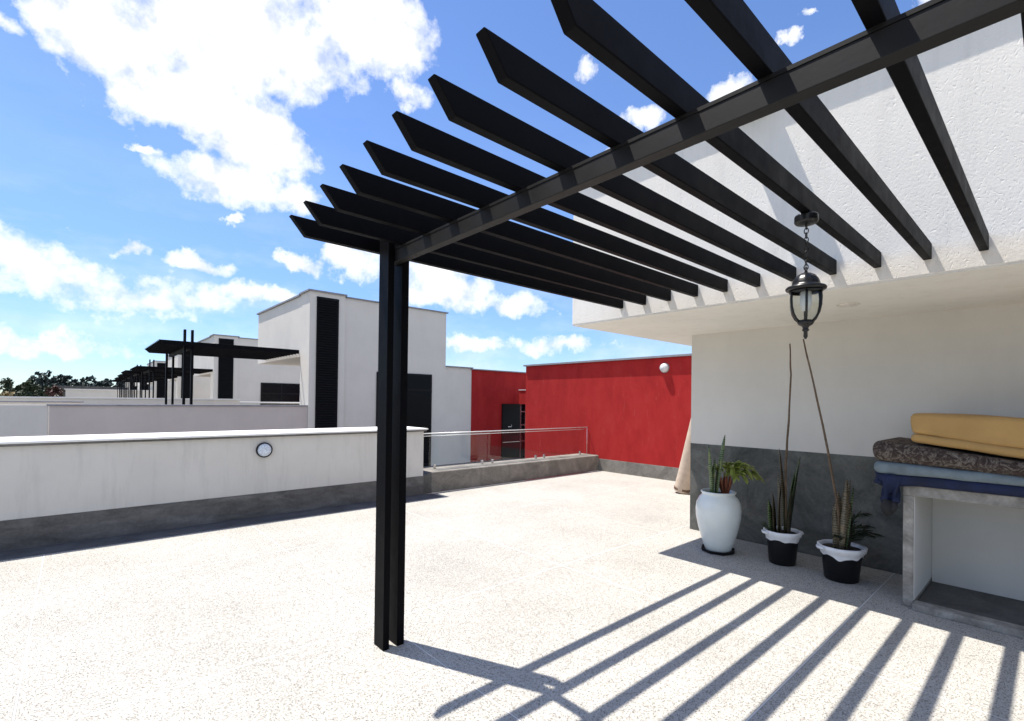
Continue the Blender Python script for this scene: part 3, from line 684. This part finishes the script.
def cane(pts, r0, r1, label):
    n = len(pts); q = []
    for i in range(n-1):
        for k in range(4): q.append(Vector(pts[i]).lerp(Vector(pts[i+1]), k/4) + Vector((random.uniform(-1,1), random.uniform(-1,1), 0))*0.0025)
    q.append(Vector(pts[-1]))
    rr = [r0 + (r1-r0)*i/(len(q)-1) + random.uniform(0, 0.0015) for i in range(len(q))]
    o = MB().tube(q, rr, 8).build('bare_cane', M['stick'], smooth=True); tag(o, label, 'cane', 'bare canes in the pots'); return o
def pt3(px, py, depth):     # a point that projects to pixel (px,py) at a distance along the view: used once to read the canes' lean off the photograph
    return None
pa = Vector((ax_, ay_, 0.29))
cane([pa + toR*0.035, pa + toR*0.03 + Vector((0,0,0.75)), pa + toR*0.055 + Vector((0,0,1.15)), pa + toR*0.075 + Vector((0,0,1.62)), pa + toR*0.062 + Vector((0,0,1.93))], 0.012, 0.006, 'straight bare cane rising from the snake plant in the middle pot')
pb = Vector((bx_, by_, 0.28))
cane([pb - toR*0.03, pb - toR*0.035 + Vector((0,0,0.35)), pb - toR*0.13 + Vector((0,0,0.90)), pb - toR*0.235 + Vector((0,0,1.38)), pb - toR*0.365 + Vector((0,0,1.93))], 0.013, 0.006, 'bare cane leaning left from the pot nearest the counter')
sp3 = thing('snake_plant', 'withered brown snake plant stumps in the pot nearest the counter', 'plant', (bx_, by_, 0.28), 'snake plants')
for off, fy, dd, le, wi, mt in ((-0.04,0,(0.0,0.0,1),0.55,0.05,'leaf_tan'), (-0.02,-.02,(0.05,-0.04,1),0.66,0.055,'leaf_tan'), (0.0,0.02,(0.10,-0.08,1),0.65,0.05,'leaf_tan'), (0.02,0,(0.02,-0.02,1),0.52,0.05,'leaf_green'), (0.04,-.01,(0.04,-0.03,1),0.45,0.045,'leaf_tan'), (0.05,0.01,(0.10,-0.06,1),0.58,0.04,'leaf_green'), (-0.03,0.02,(-0.05,0.04,1),0.42,0.04,'leaf_tan')):
    p = Vector((bx_, by_, 0.27)) + toR*off + Vector((0.667,0.745,0))*fy
    part(leaf(MB(), p, dd, le, wi, 0.02, 9, random.uniform(-.9,.9), 0.35), 'leaf', M[mt], sp3, smooth=True)
df = thing('drooping_palm', 'dark feathery palm fronds reaching right from the pot nearest the counter', 'palm', (bx_+0.04, by_-0.03, 0.28))
for (sx_, hz, z1, z2) in ((0.20, 0.02, 0.20, 0.22), (0.26, -0.02, 0.14, 0.12), (0.16, 0.05, 0.30, 0.34), (0.22, -0.05, 0.10, 0.17), (-0.10, 0.04, 0.12, 0.12), (0.30, 0.02, 0.18, 0.14)):
    m = MB(); b0 = Vector((bx_, by_, 0.28)) + toR*0.04; e = toR*sx_ - Vector((0.667,0.745,0))*hz
    pts = [b0 + e*t + Vector((0,0,1))*(z1*math.sin(PI/2*min(1,t*1.8)) + (z2-z1)*t) for t in (0,.2,.4,.6,.8,1)]
    frond(m, b0, pts, 12, 0.10, 0.009, 0.2)
    part(m, 'frond', M['palm_dark'], df)

# ---------------------------------------------------------------- rolled carpet leaning by the corner
rc = thing('rolled_carpet', 'rolled beige carpet leaning on end behind the corner of the house', 'carpet', (8.12, 4.50, 0))
b0 = Vector((8.12, 4.50, 0.03)); t0 = Vector((8.10, 4.03, 1.95)); axd = (t0-b0).normalized()
s1 = axd.orthogonal().normalized(); s2 = axd.cross(s1)
m = MB(); rings = []
for t, sc in ((0,1.0),(0.02,1.04),(0.2,1.0),(0.5,0.96),(0.8,0.93),(1.0,0.92)):
    rings.append([m.b.verts.new(b0.lerp(t0, t) + (s1*math.cos(a) + s2*math.sin(a))*0.135*sc*(1+0.03*math.sin(3*a+t*5))) for a in [2*PI*k/32 for k in range(32)]])
for r0, r1 in zip(rings, rings[1:]):
    for k in range(32): m.b.faces.new([r0[k], r0[(k+1)%32], r1[(k+1)%32], r1[k]])
part(m, 'outer_wrap', M['carpet_back'], rc, smooth=True)
for e0, sg in ((b0, 1), (t0, -1)):
    m = MB(); prev = None
    for i in range(90):       # spiral edge of the roll
        a = i*0.42; r_ = 0.02 + 0.112*i/90
        p = e0 + (s1*math.cos(a) + s2*math.sin(a))*r_
        ring = [m.b.verts.new(p + (s1*math.cos(a)+s2*math.sin(a))*u + axd*w_) for u, w_ in ((-0.004,-0.006*sg),(0.004,-0.006*sg),(0.004,0.03*sg),(-0.004,0.03*sg))]
        if prev:
            for k in range(4): m.b.faces.new([prev[k], prev[(k+1)%4], ring[(k+1)%4], ring[k]])
        prev = ring
    part(m, 'rolled_end', M['carpet_pile'], rc)
m = MB().tube([b0 + axd*0.035, b0 + axd*0.075], 0.143, 28); part(m, 'pile_band', M['carpet_pile'], rc, smooth=True)

# ---------------------------------------------------------------- the row of houses
def row_house(label, full=True):
    r = thing('row_house', label, 'house', (0,0,0), 'white row houses with box towers')
    part(MB().box(0, 1.03, -0.06, -0.001, -6, 4.66).box(0, 1.03, 0, 0.70, 4.621, 4.66), 'louvre_bay', M['row_wall'], r)
    part(MB().box(0, 4.66, 0, 0.66, -6, 4.62).box(0, 4.66, 0.66, 5.14, 2.84, 4.62).box(1.9, 4.65, 0.66, 4.9, -6, 2.838), 'tower_wall', M['row_wall'], r)
    part(MB().box(4.662, 5.82, 0.02, 4.9, -6, 2.77), 'low_wing', M['row_wall'], r)
    m = MB(); m.box(-0.055, 1.07, -0.11, 0.70, 4.66, 4.705); m.box(-0.055, 4.72, 0.702, 5.2, 4.622, 4.67); m.box(1.072, 4.72, -0.05, 0.70, 4.622, 4.66)
    part(m, 'roof', M['roof_edge'], r)
    part(MB().box(4.70, 5.84, -0.04, 4.9, 2.772, 2.81), 'low_roof', M['roof_edge'], r)
    lv = part(MB().box(0.19, 0.83, -0.085, -0.061, 0.3, 4.53), 'louvre', M['louvre'], r)
    m = MB()
    for i in range(60):
        z = 0.36 + i*0.0695
        m.prism([(-0.125, z), (-0.086, z+0.045), (-0.086, z+0.052), (-0.125, z+0.007)], 0, 0.21, 0.81)
    s_ = m.build('slats', M['louvre']); s_.parent = lv
    d = part(MB().box(2.085, 4.09, -0.04, -0.002, -0.62, 2.47), 'door', M['louvre'], r)
    for a, c in ((2.14, 3.05), (3.12, 4.03)):
        for z0, z1 in ((-0.5, 1.9), (1.97, 2.41)):
            s_ = MB().box(a, c, -0.047, -0.041, z0, z1).build('pane', M['dark_glass']); s_.parent = d
    part(MB().box(-5.32, 5.8, 0.16, 7.9, -6, 0.30), 'base', M['row_wall'], r)
    part(MB().box(-5.32, 1.89, 0.66, 7.9, 0.301, 0.37), 'terrace', M['yard'], r)
    return r
def row_parapets(first):
    a = thing('front_parapet', '', 'parapet', (0,0,0), 'parapets of the row houses')
    part(MB().box(-5.32, -0.002, 0.0, 0.15, -6.0, 1.385), 'wall', M['pink_wall'], a)
    part(MB().box(-5.36, -0.002, -0.03, 0.19, 1.385, 1.42), 'coping', M['roof_edge'], a)
    c = thing('rear_parapet', '', 'parapet', (0,0,0), 'parapets of the row houses')
    part(MB().box(-7.6, 0.03, 7.92, 8.07, -6.0, 1.52), 'wall', M['row_wall'], c)
    part(MB().box(-7.64, 0.08, 7.88, 8.20, 1.52, 1.56), 'coping', M['coping'], c)
    return a, c
RX, RY = 4.915, 14.2
dirx = 0.042
ysteps = [0, 12.7, 23.5, 36.0, 49.0, 61.5]
PY = [0, 26.25, 31.2, 37.0, 43.4, 50.0]; PS = [1, 0.86, 0.885, 0.845, 0.80, 0.76]
names_h = ['nearest white row house with tall black louvre strip beside the pergola post', 'second white row house along, its louvre seen just left of the nearest tower', 'third white row house along, half hidden by the pergola roofs', 'fourth white row house along, a sliver behind the pergola posts', 'fifth white row house along, small and far', 'farthest white row house at the end of the row']
names_p = ['large black flat pergola in front of the nearest white tower', 'second black pergola along the row, lower and farther than the large one', 'third black pergola along the row', 'fourth black pergola along the row', 'fifth black pergola along the row', 'farthest and smallest black pergola of the row']
names_a = ['pinkish parapet wall right behind the near white parapet', 'front parapet of the second row house', 'front parapet of the third row house', 'front parapet of the fourth row house', 'front parapet of the fifth row house', 'front parapet of the farthest row house']
names_c = ['white capped rear parapet behind the large flat pergola', 'rear parapet of the second row house', 'rear parapet of the third row house', 'rear parapet of the fourth row house', 'rear parapet of the fifth row house', 'rear parapet of the farthest row house']
hp = row_house(names_h[0]); pa_, pc_ = row_parapets(True)
rp = pergola((0,0,0), names_p[0], 13, 4.05, 0.2736, 2.925, 3.04, -3.39, -3.27, -0.002,
     {'bx': (-2.78,-2.70), 'by': (0.7, 4.05), 'p': [(-2.85,-2.80,0.80,0.93,0.3,3.35), (-2.685,-2.635,0.80,0.93,0.3,3.35), (-2.85,-2.80,4.05,4.18,0.3,2.93), (-2.685,-2.635,4.05,4.18,0.3,2.93)]}, 'pergolas of the row houses', M['metal_far'])
for i, dy in enumerate(ysteps):
    for proto, nm in ((hp, names_h), (rp, names_p), (pa_, names_a), (pc_, names_c)):
        o = proto if i == 0 else copy_tree(proto)
        o.location = (RX + 0.02, RY + dy, 0 if i == 0 else -0.08); o['label'] = nm[i]
        if proto is rp and i:
            o.location.y = PY[i]; o.scale.x = PS[i]
# side wall to the left of the pink parapet
sw = thing('side_parapet', 'grey parapet stepping back at the far left behind the near parapet', 'parapet', (-3, 16, 0))
part(MB().box(-9, -0.405, 14.215, 14.35, -6, 1.40).box(-9, 0.15, 16.0, 16.15, -6, 1.44), 'wall', M['row_wall'], sw)
part(MB().box(-9, 0.18, 15.97, 16.2, 1.441, 1.47), 'coping', M['roof_edge'], sw)
gr2 = thing('rear_glass_rail', 'short pale glass rail beyond the rear parapet of the nearest row house', 'balustrade', (6, 22, 0.4))
part(MB().tube([(5.03,22.2,1.42),(8.0,22.2,1.42)], 0.03, 8), 'handrail', M['rail'], gr2)
part(MB().box(5.05, 8.0, 22.19, 22.21, 0.4, 1.38), 'glass_panel', M['glass'], gr2)

# red house wing beyond the balustrade
rh = thing('red_wing', 'shaded dark red wing with a black door behind the glass balustrade', 'building', (12, 14.2, -0.62))
part(MB().box(10.737, 14.2, 14.2, 17, -0.62, 2.73), 'wall', M['red'], rh)
part(MB().box(10.7, 14.3, 14.14, 17.1, 2.73, 2.765), 'roof', M['roof_edge'], rh)
d = part(MB().box(12.18, 13.1, 14.15, 14.198, -0.60, 1.50), 'door', M['louvre'], rh)
s_ = MB().tube([(12.45,14.13,0.62),(12.62,14.13,0.62),(12.62,14.13,0.70)], 0.018, 6).build('handle', M['steel']); s_.parent = d
s_ = MB().box(12.2, 13.08, 14.14, 14.149, 0.02, 0.04).build('kick_rail', M['steel']); s_.parent = d
part(MB().box(12.55, 13.3, 12.4, 13.62, 1.50, 2.02).box(12.55, 13.3, 12.4, 12.6, -0.62, 1.50), 'bay', M['red'], rh)
part(MB().box(12.53, 13.32, 12.38, 13.64, 2.021, 2.045), 'bay_cap', M['coping'], rh)
wn = part(MB().box(12.62, 12.66, 12.6, 13.60, -0.6, 1.498), 'window', M['dark_glass'], rh)
m = MB()
for y in (12.6, 12.95, 13.28, 13.55): m.box(12.59, 12.619, y, y+0.05, -0.6, 1.498)
for z in (0.1, 0.7, 1.2): m.box(12.595, 12.618, 12.65, 13.55, z, z+0.04)
s_ = m.build('frame', M['steel']); s_.parent = wn

# ---------------------------------------------------------------- far walls, trees
fw = thing('far_wall', 'long pale boundary wall far beyond the parapets', 'wall', (2, 62, -6))
part(MB().box(-0.6, 14, 62, 62.4, -6, 2.2), 'wall', M['row_wall'], fw)
part(MB().box(-0.7, 14, 61.9, 62.5, 2.2, 2.28), 'coping', M['coping'], fw)
lr = thing('low_building', 'low dark roofed building far behind the pale boundary wall', 'building', (2, 95, -6))
part(MB().box(-1.5, 14, 92, 100, -6, 2.5), 'wall', M['dado'], lr)
part(MB().box(-1.9, 14.4, 91.6, 100.4, 2.5, 3.0), 'roof', M['dark_cement'], lr)
m = MB()
for i in range(6): m.box(-0.8+i*2.3, 0.2+i*2.3, 91.95, 91.995, 1.2, 2.2)
part(m, 'windows', M['dark_glass'], lr)

def tree(name, label, x, y, h, cr, fol, group, seed, n=900, leafs=0.22, base=-6.0, squash=1.0, cat='tree'):
    rnd = random.Random(seed); r = thing(name, label, cat, (x, y, base), group)
    top = base + h
    m = MB(); m.tube([(x,y,base),(x+rnd.uniform(-.2,.2),y,base+h*0.35),(x+rnd.uniform(-.3,.3),y,base+h*0.75)], [h*0.028,h*0.02,h*0.008], 8)
    for k in range(6):
        a = rnd.uniform(0, 2*PI); z = base + h*rnd.uniform(0.3,0.6)
        m.tube([(x,y,z),(x+cr*.4*math.cos(a),y+cr*.4*math.sin(a),z+h*.12),(x+cr*.75*math.cos(a),y+cr*.75*math.sin(a),z+h*.2)], [h*.01,h*.007,h*.003], 6)
    part(m, 'trunk', M['bark'], r, smooth=True)
    m = MB(); cl = []
    for k in range(34):
        a = rnd.uniform(0, 2*PI); q = rnd.random()**0.5; zz = rnd.uniform(-1, 1)
        rr = cr*q*math.sqrt(max(0.08, 1-zz*zz*0.85))
        cl.append((Vector((x+rr*math.cos(a), y+rr*math.sin(a), base + h*0.62 + zz*h*0.36*squash)), cr*rnd.uniform(0.12,0.30)))
    cl.append((Vector((x + rnd.uniform(-.1,.1)*cr, y, top - cr*0.15)), cr*0.2))
    for k in range(n):
        c, s_ = rnd.choice(cl); d = Vector((rnd.gauss(0,1), rnd.gauss(0,1), rnd.gauss(0,1))).normalized()*s_*rnd.random()**0.4
        p = c + d; nrm = Vector((rnd.gauss(0,1), rnd.gauss(0,1), rnd.gauss(0,1)+.5)).normalized(); u = nrm.orthogonal().normalized(); v2 = nrm.cross(u); L_ = leafs*rnd.uniform(0.6,1.4)
        m.b.faces.new([m.b.verts.new(p+u*L_), m.b.verts.new(p+v2*L_*.6), m.b.verts.new(p-u*L_), m.b.verts.new(p-v2*L_*.6)])
    part(m, 'crown', M[fol], r)
    return r
gT = 'trees beyond the rooftops'
tree('broad_tree', 'dark green tree at the far left edge beyond the parapets', -5.1, 75, 9.1, 2.2, 'fol_dark', gT, 1, 3800, 0.15)
tree('broad_tree', 'tallest dark tree with twin tops just right of the far left tree', -3.5, 75, 9.3, 1.6, 'fol_dark', gT, 2, 3500, 0.14)
tree('broad_tree', 'dark tree standing to the right of the twin topped tree', -2.3, 78, 8.6, 1.7, 'fol_dark', gT, 3, 3500, 0.15)
tree('broad_tree', 'shorter dark tree between the two left trees', -4.4, 80, 8.9, 1.6, 'fol_dark', gT, 4, 3000, 0.15)
tree('red_shrub', 'reddish brown leafy shrub right of the dark trees', -1.2, 62, 8.4, 1.3, 'fol_red', None, 5, 900, 0.18, cat='shrub')
tree('straw_shrub', 'straw coloured dry shrub below the far left tree', -4.3, 62, 7.9, 1.4, 'fol_straw', None, 6, 900, 0.18, cat='shrub')
for i in range(26):
    xx = -7 + i*0.72 + random.uniform(-.4,.4)
    tree('distant_tree', 'small bluish tree in the distant line along the horizon', xx, 165 + random.uniform(-8,8), 12.4 + random.uniform(-0.9,1.2) - 0.06*i, 1.9, 'fol_blue', 'distant treeline', 100+i, 700, 0.34)
